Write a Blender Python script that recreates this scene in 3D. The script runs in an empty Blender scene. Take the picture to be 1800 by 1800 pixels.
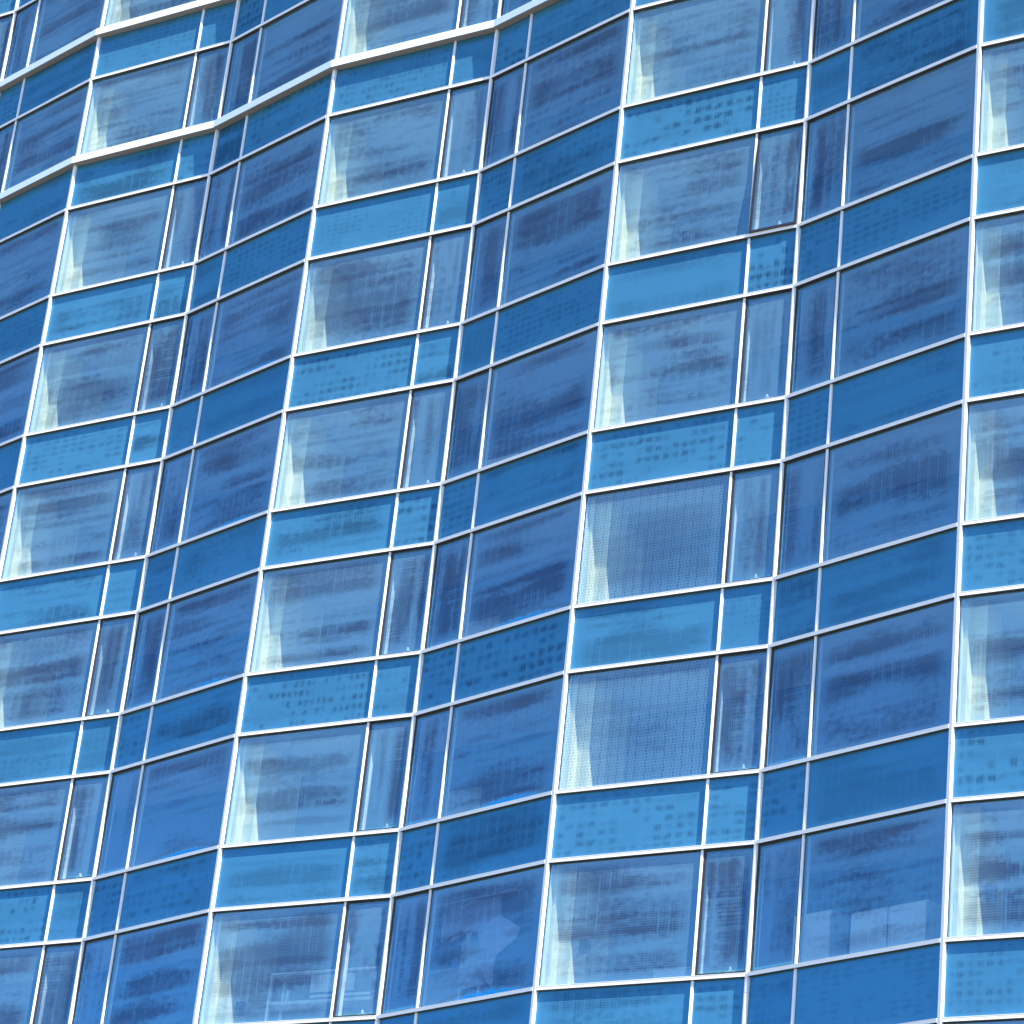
import bpy, bmesh, math, random
from mathutils import Matrix, Vector
S = bpy.context.scene
R = math.radians

# ------------------------------------------------------------------ camera
F_PX, PITCH, ROLL = 5245.1, R(24.633), R(6.2563)
cam = bpy.data.cameras.new('camera'); camo = bpy.data.objects.new('camera', cam)
S.collection.objects.link(camo); S.camera = camo
cam.sensor_width = 36; cam.lens = F_PX*36/1800; cam.clip_start = 1; cam.clip_end = 6000
fw = Vector((0, math.cos(PITCH), math.sin(PITCH))); up0 = Vector((0, -math.sin(PITCH), math.cos(PITCH))); rt0 = Vector((1, 0, 0))
rt = math.cos(ROLL)*rt0 + math.sin(ROLL)*up0; up = -math.sin(ROLL)*rt0 + math.cos(ROLL)*up0
camo.matrix_world = Matrix(((rt.x, up.x, -fw.x, 0), (rt.y, up.y, -fw.y, 0), (rt.z, up.z, -fw.z, 0), (0, 0, 0, 1)))

# ------------------------------------------------------------------ sky and sun
SUN_AZ, SUN_EL = R(40), R(38.5)          # azimuth measured from straight behind the camera towards its right
sd = Vector((math.sin(SUN_AZ)*math.cos(SUN_EL), -math.cos(SUN_AZ)*math.cos(SUN_EL), math.sin(SUN_EL)))
w = bpy.data.worlds.new('World'); S.world = w; w.use_nodes = True
nt = w.node_tree; bg = nt.nodes['Background']
sky = nt.nodes.new('ShaderNodeTexSky'); sky.sky_type = 'NISHITA'; sky.sun_disc = False
sky.sun_elevation = SUN_EL; sky.sun_rotation = math.atan2(sd.x, sd.y)
sky.air_density = 1.0; sky.dust_density = 0.1; sky.ozone_density = 4.0
nt.links.new(sky.outputs[0], bg.inputs[0]); bg.inputs[1].default_value = 0.15
sl = bpy.data.lights.new('sun', 'SUN'); sl.energy = 5.0; sl.angle = R(0.5); sl.color = (1, 0.95, 0.88)
so = bpy.data.objects.new('sun', sl); S.collection.objects.link(so)
so.rotation_euler = (-sd).to_track_quat('-Z', 'Y').to_euler()
S.view_settings.view_transform = 'Standard'; S.view_settings.look = 'None'
S.view_settings.exposure = 1.35; S.view_settings.gamma = 1; S.view_settings.use_curve_mapping = False
S.cycles.use_denoising = True; S.cycles.max_bounces = 8; S.cycles.transparent_max_bounces = 12
S.cycles.glossy_bounces = 3; S.cycles.diffuse_bounces = 3; S.cycles.sample_clamp_indirect = 4

# ------------------------------------------------------------------ materials
def newmat(name):
    m = bpy.data.materials.new(name); m.use_nodes = True
    m.node_tree.nodes.clear(); return m, m.node_tree
class G:
    """tiny node-graph helper"""
    def __init__(s, name): s.m, s.t = newmat(name); s.out = s.n('OutputMaterial')
    def n(s, typ, **kw):
        o = s.t.nodes.new('ShaderNode'+typ)
        for k, v in kw.items(): setattr(o, k, v)
        return o
    def put(s, sock, v):
        if isinstance(v, bpy.types.NodeSocket): s.t.links.new(v, sock)
        else: sock.default_value = v
    def math(s, op, a, b=0.0, c=None, clamp=False):
        o = s.n('Math', operation=op, use_clamp=clamp); s.put(o.inputs[0], a); s.put(o.inputs[1], b)
        if c is not None: s.put(o.inputs[2], c)
        return o.outputs[0]
    def step(s, x, a, b, lo=0.0, hi=1.0):
        o = s.n('MapRange', interpolation_type='SMOOTHSTEP'); s.put(o.inputs[0], x)
        for i, v in enumerate((a, b, lo, hi)): s.put(o.inputs[1+i], v)
        return o.outputs[0]
    def vec(s, x, y, z=0.0):
        o = s.n('CombineXYZ'); s.put(o.inputs[0], x); s.put(o.inputs[1], y); s.put(o.inputs[2], z); return o.outputs[0]
    def noise(s, v, scale=1.0, detail=2.0, rough=0.5):
        o = s.n('TexNoise'); s.put(o.inputs['Vector'], v); o.inputs['Scale'].default_value = scale
        o.inputs['Detail'].default_value = detail; o.inputs['Roughness'].default_value = rough; return o.outputs[0]
    def mixc(s, f, a, b, mode='MIX'):
        o = s.n('Mix', data_type='RGBA', blend_type=mode); s.put(o.inputs[0], f); s.put(o.inputs[6], a); s.put(o.inputs[7], b); return o.outputs[2]
    def mixs(s, f, a, b):
        o = s.n('MixShader'); s.put(o.inputs[0], f); s.t.links.new(a, o.inputs[1]); s.t.links.new(b, o.inputs[2]); return o.outputs[0]

def simple(name, col, rough=0.5, metal=0.0, var=0.06, scale=3.0):
    g = G(name); b = g.n('BsdfPrincipled'); tc = g.n('TexCoord')
    nz = g.noise(tc.outputs['Object'], scale, 4.0, 0.6)
    c2 = tuple(c*(1-2*var) for c in col)+(1,); c1 = tuple(min(1, c*(1+var)) for c in col)+(1,)
    g.put(b.inputs['Base Color'], g.mixc(nz, c2, c1)); b.inputs['Roughness'].default_value = rough; b.inputs['Metallic'].default_value = metal
    g.t.links.new(b.outputs[0], g.out.inputs[0]); return g.m

def pane_pattern(g, kind):
    """Heat-strengthening marks of tempered glass: soft streaks made of fine dashes, in metres of the pane."""
    uv = g.n('UVMap', uv_map='metres'); sx = g.n('SeparateXYZ'); g.t.links.new(uv.outputs[0], sx.inputs[0])
    un = g.n('UVMap', uv_map='unit'); sn = g.n('SeparateXYZ'); g.t.links.new(un.outputs[0], sn.inputs[0])
    oi = g.n('ObjectInfo'); sc = g.n('SeparateColor'); g.t.links.new(oi.outputs['Color'], sc.inputs[0])
    u, v = sx.outputs[0], sx.outputs[1]; nu, nv = sn.outputs[0], sn.outputs[1]
    r1, r2, r3 = sc.outputs[0], sc.outputs[1], sc.outputs[2]
    z1 = g.math('MULTIPLY', r1, 37.0); z2 = g.math('MULTIPLY', r2, 53.0)
    # edge fade of the marks
    def fade(x, a):
        return g.math('MULTIPLY', g.step(x, 0.0, a), g.step(x, 1.0, 1.0-a))
    env = g.math('MULTIPLY', fade(nu, 0.16), fade(nv, 0.10))
    def snap(x, st): return g.math('SNAP', x, st)
    us, vs = snap(u, 0.062), snap(v, 0.036)
    comb = g.step(g.math('SINE', g.math('MULTIPLY', u, 2*math.pi/0.066)), -0.9, 0.9)
    fine = g.step(g.math('SINE', g.math('MULTIPLY', v, 2*math.pi/0.040)), -0.9, 0.9)
    plaid = g.noise(g.vec(g.math('MULTIPLY', us, 9.0), g.math('MULTIPLY', vs, 14.0), z2), 1.0, 0.0)
    row = g.noise(g.vec(z1, g.math('MULTIPLY', v, 2.9), z2), 1.0, 0.8)
    blot = g.noise(g.vec(g.math('MULTIPLY', u, 0.55), g.math('MULTIPLY', v, 1.2), z1), 1.0, 0.4)
    bands = g.math('ADD', g.math('MULTIPLY', row, 0.55), g.math('MULTIPLY', blot, 0.45))
    bands = g.step(g.math('ADD', bands, g.math('MULTIPLY', plaid, 0.10)), 0.485, 0.65)
    row2 = g.noise(g.vec(z2, g.math('MULTIPLY', v, 8.0), z1), 1.0, 0.0)
    thin = g.step(g.math('ADD', g.math('ADD', g.math('MULTIPLY', row2, 0.6), g.math('MULTIPLY', g.noise(g.vec(g.math('MULTIPLY', u, 1.3), g.math('MULTIPLY', v, 5.0), z2), 1.0, 0.0), 0.4)), g.math('MULTIPLY', plaid, 0.16)), 0.56, 0.74)
    cw = g.step(g.noise(g.vec(g.math('MULTIPLY', u, 1.6), g.math('MULTIPLY', v, 2.0), z2), 1.0, 1.0), 0.40, 0.62)
    gap = g.step(g.math('PINGPONG', g.math('DIVIDE', u, g.math('ADD', 0.15, g.math('MULTIPLY', r2, 0.10))), 0.5), 0.20, 0.02)
    tex = g.math('SUBTRACT', 1.0, g.math('MULTIPLY', g.math('MULTIPLY', comb, 0.30), cw))
    tex = g.math('MULTIPLY', tex, g.math('SUBTRACT', 1.0, g.math('MULTIPLY', g.math('MULTIPLY', gap, 0.42), cw)))
    tex = g.math('MULTIPLY', tex, g.math('SUBTRACT', 1.0, g.math('MULTIPLY', fine, 0.40)))
    streak = g.math('MULTIPLY', g.math('MULTIPLY', g.math('ADD', bands, g.math('MULTIPLY', thin, 0.45)), env), tex)
    # grid of soft dashes: cells of random strength, whole rows or patches stronger
    du = g.math('ADD', 0.12, g.math('MULTIPLY', r1, 0.12)); dv = g.math('ADD', 0.10, g.math('MULTIPLY', r2, 0.12))
    cu, cv = g.math('DIVIDE', u, du), g.math('DIVIDE', v, dv)
    wn = g.n('TexWhiteNoise', noise_dimensions='3D'); g.put(wn.inputs[0], g.vec(g.math('FLOOR', cu), g.math('FLOOR', cv), z1))
    pu = g.math('PINGPONG', cu, 0.5); pv = g.math('PINGPONG', cv, 0.5)     # 0 at the cell border, 0.5 mid-cell
    soft = g.math('MULTIPLY', g.step(g.math('ADD', pu, g.math('MULTIPLY', plaid, 0.45)), 0.10, 0.66), g.step(g.math('ADD', pv, g.math('MULTIPLY', plaid, 0.35)), 0.14, 0.66))
    patch = g.noise(g.vec(g.math('MULTIPLY', u, 0.9), g.math('MULTIPLY', v, 2.4), z2), 1.0, 1.0)
    amp = g.step(g.math('ADD', g.math('MULTIPLY', wn.outputs[0], 0.30), patch), 0.47, 0.82)
    dash = g.math('MULTIPLY', g.math('MULTIPLY', soft, amp), g.math('SUBTRACT', 1.0, g.math('MULTIPLY', comb, 0.30)))
    dash = g.math('MULTIPLY', dash, g.math('MULTIPLY', fade(nu, 0.06), fade(nv, 0.12)))
    # faint run marks of rain and cleaning
    runs = g.step(g.noise(g.vec(g.math('MULTIPLY', u, 45.0), g.math('MULTIPLY', v, 1.3), z2), 1.0, 1.0), 0.77, 0.83)
    runs = g.math('MULTIPLY', runs, g.step(g.noise(g.vec(g.math('MULTIPLY', u, 1.2), g.math('MULTIPLY', v, 1.0), z1), 1.0, 1.0), 0.58, 0.70))
    return dict(u=u, v=v, nu=nu, nv=nv, r1=r1, r2=r2, r3=r3, z1=z1, z2=z2, streak=streak, dash=dash, runs=runs, comb=comb, plaid=plaid)

def vision_glass(name, film=False):
    g = G(name); p = pane_pattern(g, 'v')
    amt = g.math('ADD', g.math('MULTIPLY', p['streak'], 0.92), g.math('MULTIPLY', p['dash'], g.math('MULTIPLY', p['r2'], 0.45)), clamp=True)
    if film:
        zig = g.math('ADD', p['u'], g.math('MULTIPLY', g.math('PINGPONG', p['v'], 0.11), 0.28))
        colm = g.step(g.math('SINE', g.math('MULTIPLY', zig, 2*math.pi/0.066)), -0.5, 0.7)
        dot = g.step(g.math('SINE', g.math('MULTIPLY', p['v'], 2*math.pi/0.052)), -0.6, 0.6)
        big = g.step(g.math('SINE', g.math('MULTIPLY', p['u'], 2*math.pi/0.17)), -0.2, 0.95)
        mesh = g.math('MULTIPLY', g.math('MULTIPLY', colm, dot), g.math('ADD', 0.35, g.math('MULTIPLY', big, 0.65)))
        amt = g.math('ADD', g.math('MULTIPLY', amt, 0.5), g.math('MULTIPLY', mesh, 0.95), clamp=True)
    # glossy tint: coated blue, marks deeper and more violet
    tint = g.mixc(p['r1'], (0.03, 0.42, 0.92, 1), (0.08, 0.40, 0.92, 1))
    gc = g.mixc(amt, tint, (0.05, 0.15, 0.36, 1))
    # bright blue crescent at the foot of some wide panes
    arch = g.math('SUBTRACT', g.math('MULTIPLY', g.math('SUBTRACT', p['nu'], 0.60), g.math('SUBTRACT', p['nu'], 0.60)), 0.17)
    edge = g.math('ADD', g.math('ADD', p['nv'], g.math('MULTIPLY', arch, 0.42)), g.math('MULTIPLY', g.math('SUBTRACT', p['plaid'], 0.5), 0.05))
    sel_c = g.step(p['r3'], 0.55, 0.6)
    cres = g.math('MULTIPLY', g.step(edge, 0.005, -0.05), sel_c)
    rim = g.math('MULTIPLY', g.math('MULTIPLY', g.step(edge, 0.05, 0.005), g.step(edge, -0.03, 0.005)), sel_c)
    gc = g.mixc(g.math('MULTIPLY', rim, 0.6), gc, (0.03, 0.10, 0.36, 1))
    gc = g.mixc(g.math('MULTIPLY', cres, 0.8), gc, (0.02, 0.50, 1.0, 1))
    if film: gc = g.mixc(g.math('MULTIPLY', mesh, 0.8), gc, (0.02, 0.20, 0.80, 1))
    gl = g.n('BsdfGlossy'); g.put(gl.inputs['Color'], gc); gl.inputs['Roughness'].default_value = 0.03
    tr = g.n('BsdfTransparent'); g.put(tr.inputs['Color'], g.mixc(g.math('MULTIPLY', amt, 0.75), (0.92, 0.96, 0.88, 1), (0.42, 0.52, 0.66, 1)))
    fr = g.n('LayerWeight'); fr.inputs[0].default_value = 0.35
    f = g.math('ADD', 0.22, g.math('MULTIPLY', fr.outputs['Fresnel'], 0.28), clamp=True)
    a = g.mixs(f, tr.outputs[0], gl.outputs[0])
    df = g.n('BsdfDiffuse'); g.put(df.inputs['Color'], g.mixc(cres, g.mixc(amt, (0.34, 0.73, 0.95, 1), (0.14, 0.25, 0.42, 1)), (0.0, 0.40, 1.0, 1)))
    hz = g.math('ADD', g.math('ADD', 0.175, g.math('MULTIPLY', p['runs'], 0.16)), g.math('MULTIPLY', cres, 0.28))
    g.t.links.new(g.mixs(hz, a, df.outputs[0]), g.out.inputs[0]); return g.m

def spandrel_glass(name):
    g = G(name); p = pane_pattern(g, 's')
    sel = g.step(p['r3'], 0.10, 0.60)
    amt = g.math('ADD', g.math('MULTIPLY', g.math('MULTIPLY', p['dash'], sel), 0.9),
                 g.math('MULTIPLY', g.math('MULTIPLY', p['streak'], g.math('SUBTRACT', 1.25, sel)), 0.80), clamp=True)
    amt = g.math('MULTIPLY', amt, g.math('ADD', 0.40, g.math('MULTIPLY', p['r2'], 0.75)))
    gc = g.mixc(amt, (0.0, 0.060, 0.18, 1), (0.01, 0.035, 0.085, 1))
    gl = g.n('BsdfGlossy'); g.put(gl.inputs['Color'], gc); gl.inputs['Roughness'].default_value = 0.02
    df = g.n('BsdfDiffuse'); g.put(df.inputs['Color'], g.mixc(amt, (0.12, 0.432, 0.68, 1), (0.05, 0.18, 0.31, 1)))
    g.t.links.new(g.mixs(g.math('ADD', g.math('ADD', 0.31, g.math('MULTIPLY', p['r1'], 0.06)), g.math('ADD', g.math('MULTIPLY', p['runs'], 0.14), g.math('MULTIPLY', g.noise(g.vec(p['u'], p['v'], p['z1']), 1.3, 3.0), 0.06))), gl.outputs[0], df.outputs[0]), g.out.inputs[0]); return g.m

M = {}
M['alu'] = simple('white coated aluminium', (0.80, 0.79, 0.80), 0.42, 0.0, 0.03, 1.5)
M['alu_in'] = simple('inner frame aluminium', (0.72, 0.74, 0.74), 0.5, 0.0, 0.03)
M['ledge'] = simple('ledge aluminium', (0.78, 0.88, 0.98), 0.6, 0.0, 0.03, 1.0)
M['gasket'] = simple('black gasket rubber', (0.018, 0.018, 0.025), 0.6)
M['sash'] = simple('dark sash frame', (0.07, 0.10, 0.17), 0.4)
M['wall'] = simple('cream painted partition', (0.90, 0.85, 0.60), 0.8, 0.0, 0.03)
M['back'] = simple('room back wall', (0.08, 0.14, 0.24), 0.9, 0.0, 0.06, 0.8)
M['panel'] = simple('pale panel paint', (0.40, 0.48, 0.56), 0.8)
M['ceil'] = simple('ceiling paint', (0.62, 0.66, 0.68), 0.9, 0.0, 0.03)
M['under'] = simple('transom underside with painted shade', (0.085, 0.070, 0.055), 0.7)  # shade under the transom caps, put into the colour of their bottom faces
M['under_ledge'] = simple('ledge underside with painted shade', (0.34, 0.30, 0.25), 0.8)  # same metal as the ledge; the shade beneath it is painted in
M['glass'] = vision_glass('blue vision glass')
M['film'] = vision_glass('blue vision glass with dotted film', True)
M['spandrel'] = spandrel_glass('blue spandrel glass')
g = G('clear glass edge'); t_ = g.n('BsdfTransparent'); t_.inputs[0].default_value = (0.93, 0.97, 0.98, 1); g.t.links.new(t_.outputs[0], g.out.inputs[0]); M['clear'] = g.m
M['ground'] = simple('concrete paving', (0.13, 0.105, 0.075), 0.9, 0.0, 0.12, 0.4)
M['white'] = simple('white furniture paint', (0.66, 0.72, 0.78), 0.5)
M['dark'] = simple('dark navy cloth', (0.012, 0.02, 0.05), 0.9)
M['cloth'] = simple('pale lilac cloth', (0.40, 0.42, 0.60), 0.9)
M['latch'] = simple('pale latch metal', (0.85, 0.88, 0.88), 0.35)

# ------------------------------------------------------------------ mesh helpers
col = S.collection
def link(name, me, parent=None, loc=(0, 0, 0), rz=0.0):
    o = bpy.data.objects.new(name, me); col.objects.link(o)
    o.location = loc; o.rotation_euler = (0, 0, rz)
    if parent: o.parent = parent
    return o
def to_mesh(name, bm, mats):
    bmesh.ops.recalc_face_normals(bm, faces=bm.faces)
    me = bpy.data.meshes.new(name); bm.to_mesh(me); bm.free()
    for m in mats: me.materials.append(m)
    return me
def bx(bm, x0, x1, y0, y1, z0, z1, mi=0):
    vs = [bm.verts.new((x, y, z)) for z in (z0, z1) for y in (y0, y1) for x in (x0, x1)]
    for q in ((0, 1, 3, 2), (4, 6, 7, 5), (0, 4, 5, 1), (2, 3, 7, 6), (0, 2, 6, 4), (1, 5, 7, 3)):
        f = bm.faces.new([vs[i] for i in q]); f.material_index = mi
def prism(bm, poly, z0, z1, mi=0):
    a = [bm.verts.new((x, y, z0)) for x, y in poly]; b = [bm.verts.new((x, y, z1)) for x, y in poly]; n = len(poly)
    fs = [bm.faces.new(a[::-1]), bm.faces.new(b)]
    for i in range(n): fs.append(bm.faces.new((a[i], a[(i+1) % n], b[(i+1) % n], b[i])))
    for f in fs: f.material_index = mi
def set_uv(me, w, h, swap=False):
    a = me.uv_layers.new(name='metres'); b = me.uv_layers.new(name='unit')
    for lp in me.loops:
        c = me.vertices[lp.vertex_index].co
        if swap: a.data[lp.index].uv = (c.z, c.x); b.data[lp.index].uv = (c.z/h, c.x/w)
        else: a.data[lp.index].uv = (c.x, c.z); b.data[lp.index].uv = (c.x/w, c.z/h)

# ------------------------------------------------------------------ plan of the zigzag curtain wall
PT = {'C1': (-10.1518, 55.8715), 'M1A': (-7.7693, 54.2895), 'V1': (-6.9824, 53.7663), 'M2A': (-6.3313, 53.0419),
      'C2': (-4.4817, 50.9761), 'M1B': (-2.0961, 49.4562), 'V2': (-1.2863, 48.9321), 'M2B': (-0.6517, 48.2276),
      'C3': (1.2113, 46.1549), 'M1C': (3.5599, 44.6108), 'V3': (4.3534, 44.0817), 'M2C': (4.9913, 43.3654), 'D4': (6.8565, 41.2707)}
PT = {k: Vector(v) for k, v in PT.items()}
PER = (PT['D4']-PT['C1'])/3
A_ = [PT['C1'], PT['M1A'], PT['V1'], PT['M2A']]; B_ = [PT['C2'], PT['M1B'], PT['V2'], PT['M2B']]; C_ = [PT['C3'], PT['M1C'], PT['V3'], PT['M2C']]
Dd = [PT['D4']] + [PT['D4'] + (B_[i]-B_[0]) for i in (1, 2, 3)]
Z_ = [PT['C1']-(C_[0]-B_[0]) + (A_[i]-A_[0]) for i in range(4)]
BAYS = {-1: Z_, 0: A_, 1: B_, 2: C_, 3: Dd}
def P(k, i):                                   # vertex i (0 corner, 1, 2 valley, 3, 4 next corner) of bay k
    if i == 4: return BAYS[k+1][0] if k+1 in BAYS else Dd[0]+PER
    return BAYS[k][i]
H, HW, Z0 = 3.3, 2.1197, 31.544                # storey, window height, head height of window row 0 above the eye
N0, N1 = -4, 7
def zT(n): return Z0-n*H
def zB(n): return Z0-n*H-HW
Y_GROUND = -1.65
PROJ, THK = 0.065, 0.032                       # cap projection, half height of the transom caps

building = link('glass_building', None, loc=(P(-1, 0).x, P(-1, 0).y, Y_GROUND))
building['label'] = 'tall blue glass building with zigzag facade and white grid of mullions filling the whole view'
building['category'] = 'building'
ORG = Vector((P(-1, 0).x, P(-1, 0).y, Y_GROUND))
def part(name, me, p, z, rz=0.0, parent=None):
    """place a part by world coordinates (every parent above is unrotated and sits at ORG)"""
    return link(name, me, parent or building, (p.x-ORG.x, p.y-ORG.y, z-ORG.z), rz)
def sub(name, me, parent, loc=(0, 0, 0)): return link(name, me, parent, loc)
rnd = random.Random(5)

# ---- glass panes
def pane_mesh(name, w, h, mat, narrow=False, bevel=0.0):
    """glass 24 mm thick, front at y=0 (outside is -y); material 0 on the coated front, clear elsewhere"""
    bm = bmesh.new(); t = 0.024
    if bevel:
        b, d = bevel, 0.007
        o = [(0, 0), (w, 0), (w, h), (0, h)]; i_ = [(b, b), (w-b, b), (w-b, h-b), (b, h-b)]
        vo = [bm.verts.new((x, d, z)) for x, z in o]; vi = [bm.verts.new((x, 0, z)) for x, z in i_]
        vb = [bm.verts.new((x, t, z)) for x, z in o]
        for k in range(4):
            bm.faces.new((vo[k], vo[(k+1) % 4], vi[(k+1) % 4], vi[k])).material_index = 0
            bm.faces.new((vo[k], vo[(k+1) % 4], vb[(k+1) % 4], vb[k])).material_index = 1
        bm.faces.new(vi).material_index = 0; bm.faces.new(vb).material_index = 1
    else:
        bx(bm, 0, w, 0, t, 0, h, 1)
        bm.faces.ensure_lookup_table()
        for f in bm.faces:
            if all(abs(v.co.y) < 1e-6 for v in f.verts): f.material_index = 0
    me = to_mesh(name, bm, [mat, M['clear']])
    set_uv(me, w, h, narrow)
    return me
def ring(bm, x0, x1, z0, z1, wd, y0, y1, mi=0):
    bx(bm, x0, x1, y0, y1, z0, z0+wd, mi); bx(bm, x0, x1, y0, y1, z1-wd, z1, mi)
    bx(bm, x0, x0+wd, y0, y1, z0+wd, z1-wd, mi); bx(bm, x1-wd, x1, y0, y1, z0+wd, z1-wd, mi)

# half widths of the vertical caps at each of the five lines of a bay
HWID = [0.037, 0.024, 0.037, 0.024, 0.037]
latch_bm = bmesh.new(); bx(latch_bm, 0, 0.17, 0, 0.03, 0, 0.014); bx(latch_bm, 0.07, 0.12, -0.015, 0.03, 0.014, 0.035); bx(latch_bm, 0.085, 0.105, -0.02, 0.02, 0.035, 0.075)
bmesh.ops.bevel(latch_bm, geom=latch_bm.edges[:], offset=0.004, segments=1)
LATCH = to_mesh('latch', latch_bm, [M['latch']])

def setcol(o, cres=0.0):
    o.color = (rnd.random(), rnd.random(), cres, 1)

for k in BAYS:
    for i in range(4):
        p0, p1 = P(k, i), P(k, i+1); L = (p1-p0).length; ang = math.atan2(p1.y-p0.y, p1.x-p0.x)
        a, b = HWID[i]-0.006, L-HWID[i+1]+0.006
        wdt = b-a; narrow = i in (1, 2); fac1 = i < 2
        hs = H-HW-2*THK+0.012; hw = HW-2*THK+0.012
        # spandrel panel: glass in front of an insulated box
        bm = bmesh.new(); bx(bm, 0, wdt, 0, 0.05, 0, hs); sp = to_mesh('spandrel_panel', bm, [M['spandrel']]); set_uv(sp, wdt, hs, False)
        if narrow:
            # casement: black gasket round a bevelled glass, dark sash behind
            bm = bmesh.new(); ring(bm, 0, wdt, 0, hw, 0.032, -0.016, 0.05, 0); ring(bm, 0.033, wdt-0.033, 0.033, hw-0.033, 0.022, 0.028, 0.075, 1)
            if i == 1: bx(bm, 0.0325, 0.050, -0.0155, 0.02, 0.0325, hw-0.0325); bx(bm, 0.0505, wdt-0.0325, -0.0155, 0.02, 0.0325, 0.046)
            fr = to_mesh('sash_frame', bm, [M['gasket'], M['sash']])
            gp = pane_mesh('casement_glass', wdt-0.068, hw-0.068, M['glass'], True, 0.045)
        else:
            bm = bmesh.new(); ring(bm, 0, wdt, 0, hw, 0.014, -0.004, 0.05, 0); fr = to_mesh('window_frame', bm, [M['gasket']])
            gp = pane_mesh('window_glass', wdt-0.030, hw-0.030, M['glass'])
            gf = pane_mesh('window_glass_film', wdt-0.030, hw-0.030, M['film'])
        # transom caps for window pieces, inner head and sill bars
        for n in range(N0, N1+1):
            off = p0 + (p1-p0).normalized()*a
            o = part('casement_window' if narrow else 'fixed_window', fr, off, zB(n)+THK-0.006, ang)
            if (k, i, n) == (2, 1, 1):
                # this top-hung casement stands slightly open: its foot swings out
                ph = R(2.3); tn = (p1-p0).normalized(); out_ = Vector((tn.y, -tn.x))
                o.rotation_euler = (-ph, 0, ang); o.location.x += out_.x*hw*math.sin(ph); o.location.y += out_.y*hw*math.sin(ph); o.location.z += hw*(1-math.cos(ph))
                o['label'] = 'casement window standing slightly open at its foot'
            if narrow:
                q = sub('glass_pane', gp, o, (0.034, -0.010, 0.034)); setcol(q)
                if fac1:
                    sub('latch', LATCH, o, (wdt*0.52+rnd.uniform(-.05, .05), 0.03, 0.063))
            else:
                filmed = (k == 2 and i == 0 and n in (3, 4))
                q = sub('glass_pane', gf if filmed else gp, o, (0.015, 0.002, 0.015))
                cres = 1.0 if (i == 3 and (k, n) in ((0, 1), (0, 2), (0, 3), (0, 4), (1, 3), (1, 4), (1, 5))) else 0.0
                setcol(q, cres)
                if filmed: o['label'] = 'wide window with a dotted film over its glass'
            o = part('spandrel_panel', sp, off, zT(n)+THK-0.006, ang); o.color = (rnd.random(), rnd.random(), rnd.random(), 1)

# ---- vertical caps
def corner_poly(pm, p, pn, h1, h2, out, inn):
    """plan polygon of a mullion round vertex p that follows both facets (local to p)"""
    t1 = (p-pm).normalized(); t2 = (pn-p).normalized()
    n1 = Vector((t1.y, -t1.x)); n2 = Vector((t2.y, -t2.x)); nb = (n1+n2).normalized(); c = nb.dot(n1)
    A = -t1*h1+n1*out; Bv = nb*(out/c); Cv = t2*h2+n2*out; Dv = t2*h2-n2*inn; E = -nb*(inn/c); Fv = -t1*h1-n1*inn
    return [tuple(x) for x in (A, Bv, Cv, Dv, E, Fv)]
for k in BAYS:
    for i in (0, 2):
        p = P(k, i); pn = P(k, i+1)
        pm = P(k, i-1) if i else (P(k-1, 3) if k-1 in BAYS else p-(P(0, 0)-P(0-0, 0)+ (C_[0]-B_[3])))
        poly = corner_poly(pm, p, pn, 0.031, 0.031, 0.060, 0.03)
        inner = corner_poly(pm, p, pn, 0.045, 0.045, -0.031, 0.15)
        bm = bmesh.new(); prism(bm, poly, 0.0, H-0.006); prism(bm, inner, 0, H-0.006, 1)
        # shallow drainage groove standing as a fin on the outer edge
        t2 = (pn-p).normalized(); n2 = Vector((t2.y, -t2.x))
        a_ = t2*0.006+n2*0.058; b_ = t2*0.014+n2*0.058; c_ = b_+n2*0.008; d_ = a_+n2*0.008
        prism(bm, [tuple(x) for x in (a_, b_, c_, d_)], 0.003, H-0.009)
        me = to_mesh('corner_mullion', bm, [M['alu'], M['alu_in']])
        for n in range(N0, N1+1):
            o = part('corner_mullion', me, p, zB(n)-THK-0.25)
    for i in (1, 3):
        p = P(k, i); pn = P(k, i+1); ang = math.atan2(pn.y-p.y, pn.x-p.x)
        for tall, zz, hh in ((True, zB, HW), (False, zT, H-HW)):
            bm = bmesh.new(); h_ = hh-2*THK
            wv = 0.021
            bx(bm, -wv, wv, -0.030, 0.045, 0, h_)
            bx(bm, -wv+0.005, -wv+0.012, -0.037, -0.030, 0, h_)
            bx(bm, wv-0.013, wv-0.006, -0.035, -0.030, 0, h_)
            if tall: bx(bm, -0.045 if i == 1 else -0.025, 0.045 if i == 1 else 0.025, 0.080, 0.22 if i == 1 else 0.13, 0, h_, 1)
            me = to_mesh('mullion', bm, [M['alu'], M['alu_in']])
            for n in range(N0, N1+1): part('mullion', me, p, zz(n)+THK, ang)

# ---- transom caps, one per facet and level; ledges replace them at two storeys
LEDGE_ROWS = (-1, -2)
for k in BAYS:
    for i in (0, 2):
        p0, p1 = P(k, i), P(k, i+2); L = (p1-p0).length; ang = math.atan2(p1.y-p0.y, p1.x-p0.x)
        bm = bmesh.new()
        bx(bm, 0.036, L-0.036, -PROJ, 0.05, -THK, THK)
        bx(bm, 0.036, L-0.036, -(PROJ+0.005), -PROJ, THK-0.009, THK-0.001)
        bm.normal_update()
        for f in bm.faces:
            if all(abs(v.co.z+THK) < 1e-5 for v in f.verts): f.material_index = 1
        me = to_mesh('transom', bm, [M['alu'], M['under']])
        bm = bmesh.new(); bx(bm, 0.037, L-0.037, 0.051, 0.16, -0.05, 0.035); mi_ = to_mesh('inner_transom', bm, [M['alu_in']])
        for n in range(N0, N1+1):
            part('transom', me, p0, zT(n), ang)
            if n not in LEDGE_ROWS: part('transom', me, p0, zB(n), ang)
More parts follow.
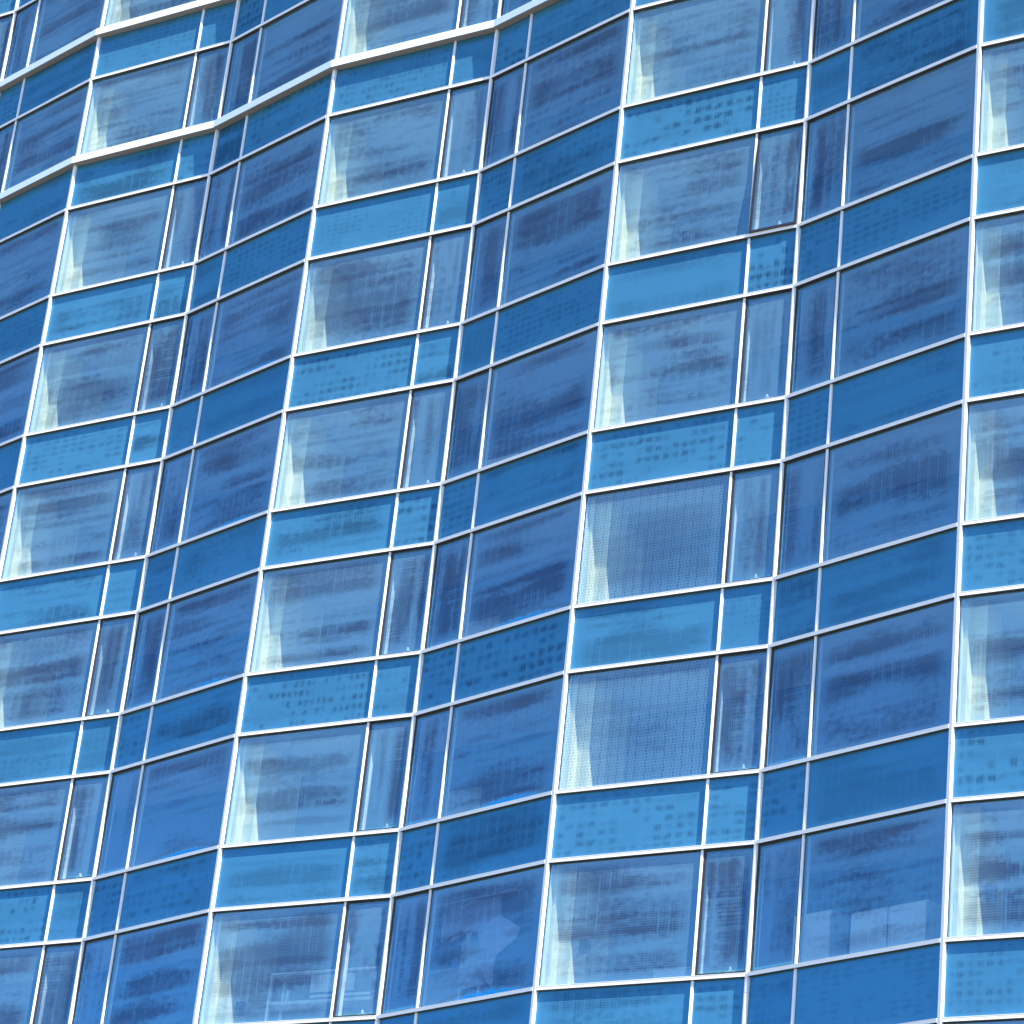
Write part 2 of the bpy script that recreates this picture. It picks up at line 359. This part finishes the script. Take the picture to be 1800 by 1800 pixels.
for k in BAYS:
    for i in (0, 2):
        p = P(k, i); pe = P(k, i+2); pm = P(k-1, 2) if (i == 0 and k-1 in BAYS) else (P(k, 0) if i else p-(P(0, 4)-P(0, 2)))
        pn = (P(k, 4) if i == 0 else (P(k+1, 2) if k+1 in BAYS else pe+(B_[2]-B_[0])))
        q = pe; nxt = pn
        if i == 0: nxt = P(k, 4)
        t = (pe-p).normalized(); n_ = Vector((t.y, -t.x))
        tm = (p-pm).normalized(); nm = Vector((tm.y, -tm.x)); tn = (nxt-pe).normalized(); nn = Vector((tn.y, -tn.x))
        def mit(na, nb, o): b = (na+nb).normalized(); return b*(o/b.dot(na))
        out = 0.16
        poly = [tuple(mit(nm, n_, out)), tuple(pe-p+mit(n_, nn, out)), tuple(pe-p+mit(n_, nn, -0.04)), tuple(mit(nm, n_, -0.04))]
        bm = bmesh.new(); prism(bm, poly, -0.085, 0.085)
        bmesh.ops.bevel(bm, geom=[e for e in bm.edges if abs((e.verts[0].co-e.verts[1].co).z) < 1e-5 and (e.verts[0].co-e.verts[1].co).length > 0.5], offset=0.006, segments=2)
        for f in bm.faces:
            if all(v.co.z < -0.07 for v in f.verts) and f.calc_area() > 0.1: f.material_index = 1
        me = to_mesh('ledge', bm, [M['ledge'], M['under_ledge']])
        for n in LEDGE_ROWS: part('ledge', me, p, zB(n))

# ---- rooms: slabs, partitions with a column, back walls with a pale cabinet front
chord = PER.normalized(); cn_in = Vector((-chord.y, chord.x))
BACK = 2.25
front = []
for k in BAYS:
    for i in (0, 2): front.append(P(k, i))
front.append(P(3, 4))
def inset(idx, d):
    pts = front; p = pts[idx]
    t1 = (p-pts[idx-1]).normalized() if idx else (pts[1]-p).normalized()
    t2 = (pts[idx+1]-p).normalized() if idx+1 < len(pts) else t1
    n1 = Vector((-t1.y, t1.x)); n2 = Vector((-t2.y, t2.x)); b = (n1+n2).normalized(); return p+b*(d/b.dot(n1))
inn = [inset(j, 0.06) for j in range(len(front))]
bk0, bk1 = front[0]+cn_in*(BACK+0.12), front[-1]+cn_in*(BACK+0.12)
o0 = front[0]
poly = [tuple(v-o0) for v in inn]+[tuple(bk1-o0), tuple(bk0-o0)]
bm = bmesh.new(); prism(bm, poly, 0.0, H-HW-0.45); SLAB = to_mesh('floor_slab', bm, [M['ceil']])
Lb = (bk1-bk0).length; angb = math.atan2(chord.y, chord.x)
for n in range(N0, N1+2): part('floor_slab', SLAB, o0, zT(n)+0.05)
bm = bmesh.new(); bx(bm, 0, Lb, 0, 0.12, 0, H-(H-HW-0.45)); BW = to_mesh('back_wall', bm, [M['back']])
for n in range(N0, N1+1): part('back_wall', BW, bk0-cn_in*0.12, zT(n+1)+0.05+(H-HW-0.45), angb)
for k in BAYS:
    c = P(k, 0); v = P(k, 2); ang = math.atan2(v.y-c.y, v.x-c.x); ti = (v-c).normalized(); ni = Vector((-ti.y, ti.x))
    # stepped partition: slim by the glass, then a column that juts out
    depth = BACK-0.02
    # distance along ni until the back wall
    dd = (BACK)/ni.dot(cn_in) - 0.25
    poly = [(-0.02, 0.16), (0.11, 0.16), (0.11, 0.37), (0.33, 0.37), (0.33, 0.95), (0.06, 0.95), (0.06, dd), (-0.06, dd), (-0.06, 0.30), (-0.02, 0.30)]
    bm = bmesh.new(); prism(bm, poly, 0, H-(H-HW-0.45)-0.004); me = to_mesh('partition', bm, [M['wall']])
    bm = bmesh.new(); bx(bm, 0, 0.9, -0.03, 0, 0, 1.75); pm_ = to_mesh('cabinet_front', bm, [M['panel']])  # thin slab standing for a cabinet against the back wall
    for n in range(N0, N1+1):
        zf = zT(n+1)+0.05+(H-HW-0.45)
        part('partition', me, c, zf+0.002, ang)
        q = c+cn_in*BACK+chord*(3.1)
        part('cabinet_front', pm_, q-cn_in*0.002, zf+0.002, angb)
# end walls so that daylight enters only through the glass
for e, s in ((0, 1), (-1, -1)):
    p = front[e]; bm = bmesh.new(); ztot = (zT(N0)+1.0)-(zB(N1)-1.2)
    a0 = p-o0+cn_in*0.2-chord*0.10*s; 
    poly = [tuple(a0), tuple(a0+chord*0.09*s), tuple(a0+chord*0.09*s+cn_in*(BACK+0.1)), tuple(a0+cn_in*(BACK+0.1))]
    prism(bm, poly, 0, ztot); part('end_wall', to_mesh('end_wall', bm, [M['back']]), o0, zB(N1)-1.2)
# plain lower storeys down to the street
bm = bmesh.new(); poly = [tuple(v-o0) for v in front]+[tuple(bk1-o0), tuple(bk0-o0)]
prism(bm, poly, 0.0, zT(N1+1)-THK-Y_GROUND-0.01)
part('lower_wall', to_mesh('lower_wall', bm, [M['back']]), o0, Y_GROUND)

# small wall fittings on the columns of the lowest rooms in view
bm = bmesh.new(); prism(bm, [(0, 0), (0.12, 0.0), (0.16, 0.10), (0.02, 0.14)], 0, 0.22)
bmesh.ops.bevel(bm, geom=bm.edges[:], offset=0.02, segments=2); WL = to_mesh('wall_lamp', bm, [M['dark']])
for k, dz in ((1, 0.42), (2, 0.78), (3, 0.80)):
    c = P(k, 0); v = P(k, 2); ti = (v-c).normalized(); ni = Vector((-ti.y, ti.x))
    part('wall_lamp', WL, c+ti*0.334+ni*0.62, zB(5)+dz, math.atan2(ti.y, ti.x))

# ------------------------------------------------------------------ things standing in the lowest rooms in view
def room_root(name, label, cat, k, i, s_, d, z):
    p0, p1 = P(k, i), P(k, i+2); t_ = (p1-p0).normalized(); n_ = Vector((-t_.y, t_.x)); p = p0+t_*s_+n_*d
    o = bpy.data.objects.new(name, None); col.objects.link(o); o.location = (p.x, p.y, z); o.rotation_euler = (0, 0, math.atan2(t_.y, t_.x))
    o['label'] = label; o['category'] = cat; return o
def boxpart(name, m, parent, *d, bev=0.006):
    bm = bmesh.new(); bx(bm, *d); bmesh.ops.bevel(bm, geom=bm.edges[:], offset=bev, segments=1)
    return link(name, to_mesh(name, bm, [m]), parent)
ZF = zT(6)+0.05+(H-HW-0.45)                    # floor of those rooms
zb = zB(5)
hf = zb-ZF
rk = room_root('display_case', 'white framed open display case standing behind the lowest wide window left of centre', 'display case', 1, 0, 1.08, 0.50, ZF+0.002)
for x in (0.0, 2.17): boxpart('leg', M['white'], rk, x, x+0.05, 0, 0.05, 0, hf+1.03)
for x in (0.0, 2.17): boxpart('leg', M['white'], rk, x, x+0.05, 0.40, 0.45, 0, hf+1.03)
boxpart('top_rail', M['white'], rk, 0.0, 2.22, 0, 0.45, hf+1.035, hf+1.075)
boxpart('shelf', M['white'], rk, 0.055, 2.16, 0.02, 0.40, hf+0.50, hf+0.56)
boxpart('board', M['white'], rk, 0.84, 1.75, 0.05, 0.07, hf+0.70, hf+1.00)
boxpart('board', M['white'], rk, 0.84, 2.10, 0.05, 0.07, hf+0.60, hf+0.65)
cu = room_root('cup', 'small white tapered cup on the shelf of the white display case', 'cup', 1, 0, 1.43, 0.60, zb+0.563)
bm = bmesh.new(); bmesh.ops.create_cone(bm, cap_ends=True, segments=16, radius1=0.045, radius2=0.03, depth=0.20, matrix=Matrix.Translation((0, 0, 0.10)))
link('cup_body', to_mesh('cup_body', bm, [M['white']]), cu)
bm = bmesh.new(); bmesh.ops.create_cone(bm, cap_ends=True, segments=16, radius1=0.036, radius2=0.036, depth=0.02, matrix=Matrix.Translation((0, 0, 0.212)))
link('lid', to_mesh('lid', bm, [M['panel']]), cu)
bo = room_root('storage_box', 'pale lilac storage box behind the foot of the lowest wide window right of centre', 'box', 2, 0, 1.85, 0.45, zb-0.10)
boxpart('box_body', M['cloth'], bo, 0, 0.85, 0, 0.35, 0, 0.42); boxpart('lid', M['panel'], bo, -0.01, 0.86, -0.01, 0.36, 0.423, 0.45)
tb = room_root('side_table', 'plain white table that carries the pale lilac storage box', 'table', 2, 0, 1.65, 0.38, ZF+0.002)
boxpart('tabletop', M['white'], tb, 0, 1.3, 0, 0.55, hf-0.145, hf-0.105)
for x in (0.02, 1.23):
    for y in (0.02, 0.48): boxpart('leg', M['white'], tb, x, x+0.05, y, y+0.05, 0, hf-0.147)
# tall board and pleated hanging cloth behind the lowest dark window left of centre
pb = room_root('notice_board', 'pale upright board beside the hanging lilac cloth in the lowest dark window', 'board', 1, 2, 1.02, 0.75, ZF+0.002)
boxpart('board_panel', M['panel'], pb, 0, 0.62, 0, 0.03, hf+0.55, hf+1.40)
for x in (0.05, 0.52): boxpart('leg', M['white'], pb, x, x+0.04, -0.02, 0.05, 0, hf+0.547)
bm = bmesh.new()
outl = [(0.55, 1.95), (1.35, 2.02), (2.05, 1.98), (2.12, 1.62), (2.62, 1.34), (2.22, 1.18), (2.10, 0.95), (1.98, 0.70), (1.98, 0.42), (1.72, 0.70), (1.70, 0.85), (1.95, 1.22), (1.62, 1.25), (1.60, 1.50), (1.25, 1.25), (1.20, 1.48), (0.95, 1.32), (0.98, 1.55), (0.60, 1.40)]
fr_ = [bm.verts.new((x, 0.05*math.sin(x*9), z-1.0)) for x, z in outl]
f_ = bm.faces.new(fr_); bmesh.ops.triangulate(bm, faces=[f_]); bmesh.ops.subdivide_edges(bm, edges=bm.edges[:], cuts=2, use_grid_fill=True)
for v_ in bm.verts: v_.co.y = 0.05*math.sin(v_.co.x*11+v_.co.z*2)
ex = bmesh.ops.extrude_face_region(bm, geom=bm.faces[:])
for v_ in ex['geom']:
    if isinstance(v_, bmesh.types.BMVert): v_.co.y += 0.006
ck = room_root('hanging_cloth', 'pale lilac cloth hanging in pointed folds behind the lowest dark window left of centre', 'cloth', 1, 2, 0.0, 0.60, zb+1.0)
link('cloth_sheet', to_mesh('cloth_sheet', bm, [M['cloth']]), ck)
boxpart('rail', M['white'], ck, 0.30, 2.40, -0.02, 0.02, 1.03, 1.07)
# cabinet pair behind the lowest dark window right of centre
cb = room_root('cabinet', 'pale low cabinet with two doors behind the lowest dark window right of centre', 'cabinet', 2, 2, 1.50, 0.55, ZF+0.002)
boxpart('cabinet_body', M['panel'], cb, 0, 1.45, 0.022, 0.42, 0, hf+0.92)
for x in (0.01, 0.74): boxpart('door', M['white'], cb, x, x+0.70, 0, 0.02, 0.05, hf+0.90)
cb2 = room_root('wardrobe', 'narrow pale cupboard left of the low cabinet in the lowest dark window right of centre', 'cupboard', 2, 2, 0.35, 0.55, ZF+0.002)
boxpart('cupboard_body', M['panel'], cb2, 0, 0.75, 0.022, 0.42, 0, hf+1.05); boxpart('door', M['white'], cb2, 0.01, 0.74, 0, 0.02, 0.05, hf+1.03)

# ------------------------------------------------------------------ ground
bm = bmesh.new(); vs = [bm.verts.new(v) for v in ((-2500, -2500, 0), (2500, -2500, 0), (2500, 2500, 0), (-2500, 2500, 0))]; bm.faces.new(vs)
gr = link('ground', to_mesh('ground', bm, [M['ground']]), loc=(0, 0, Y_GROUND)); gr['kind'] = 'structure'
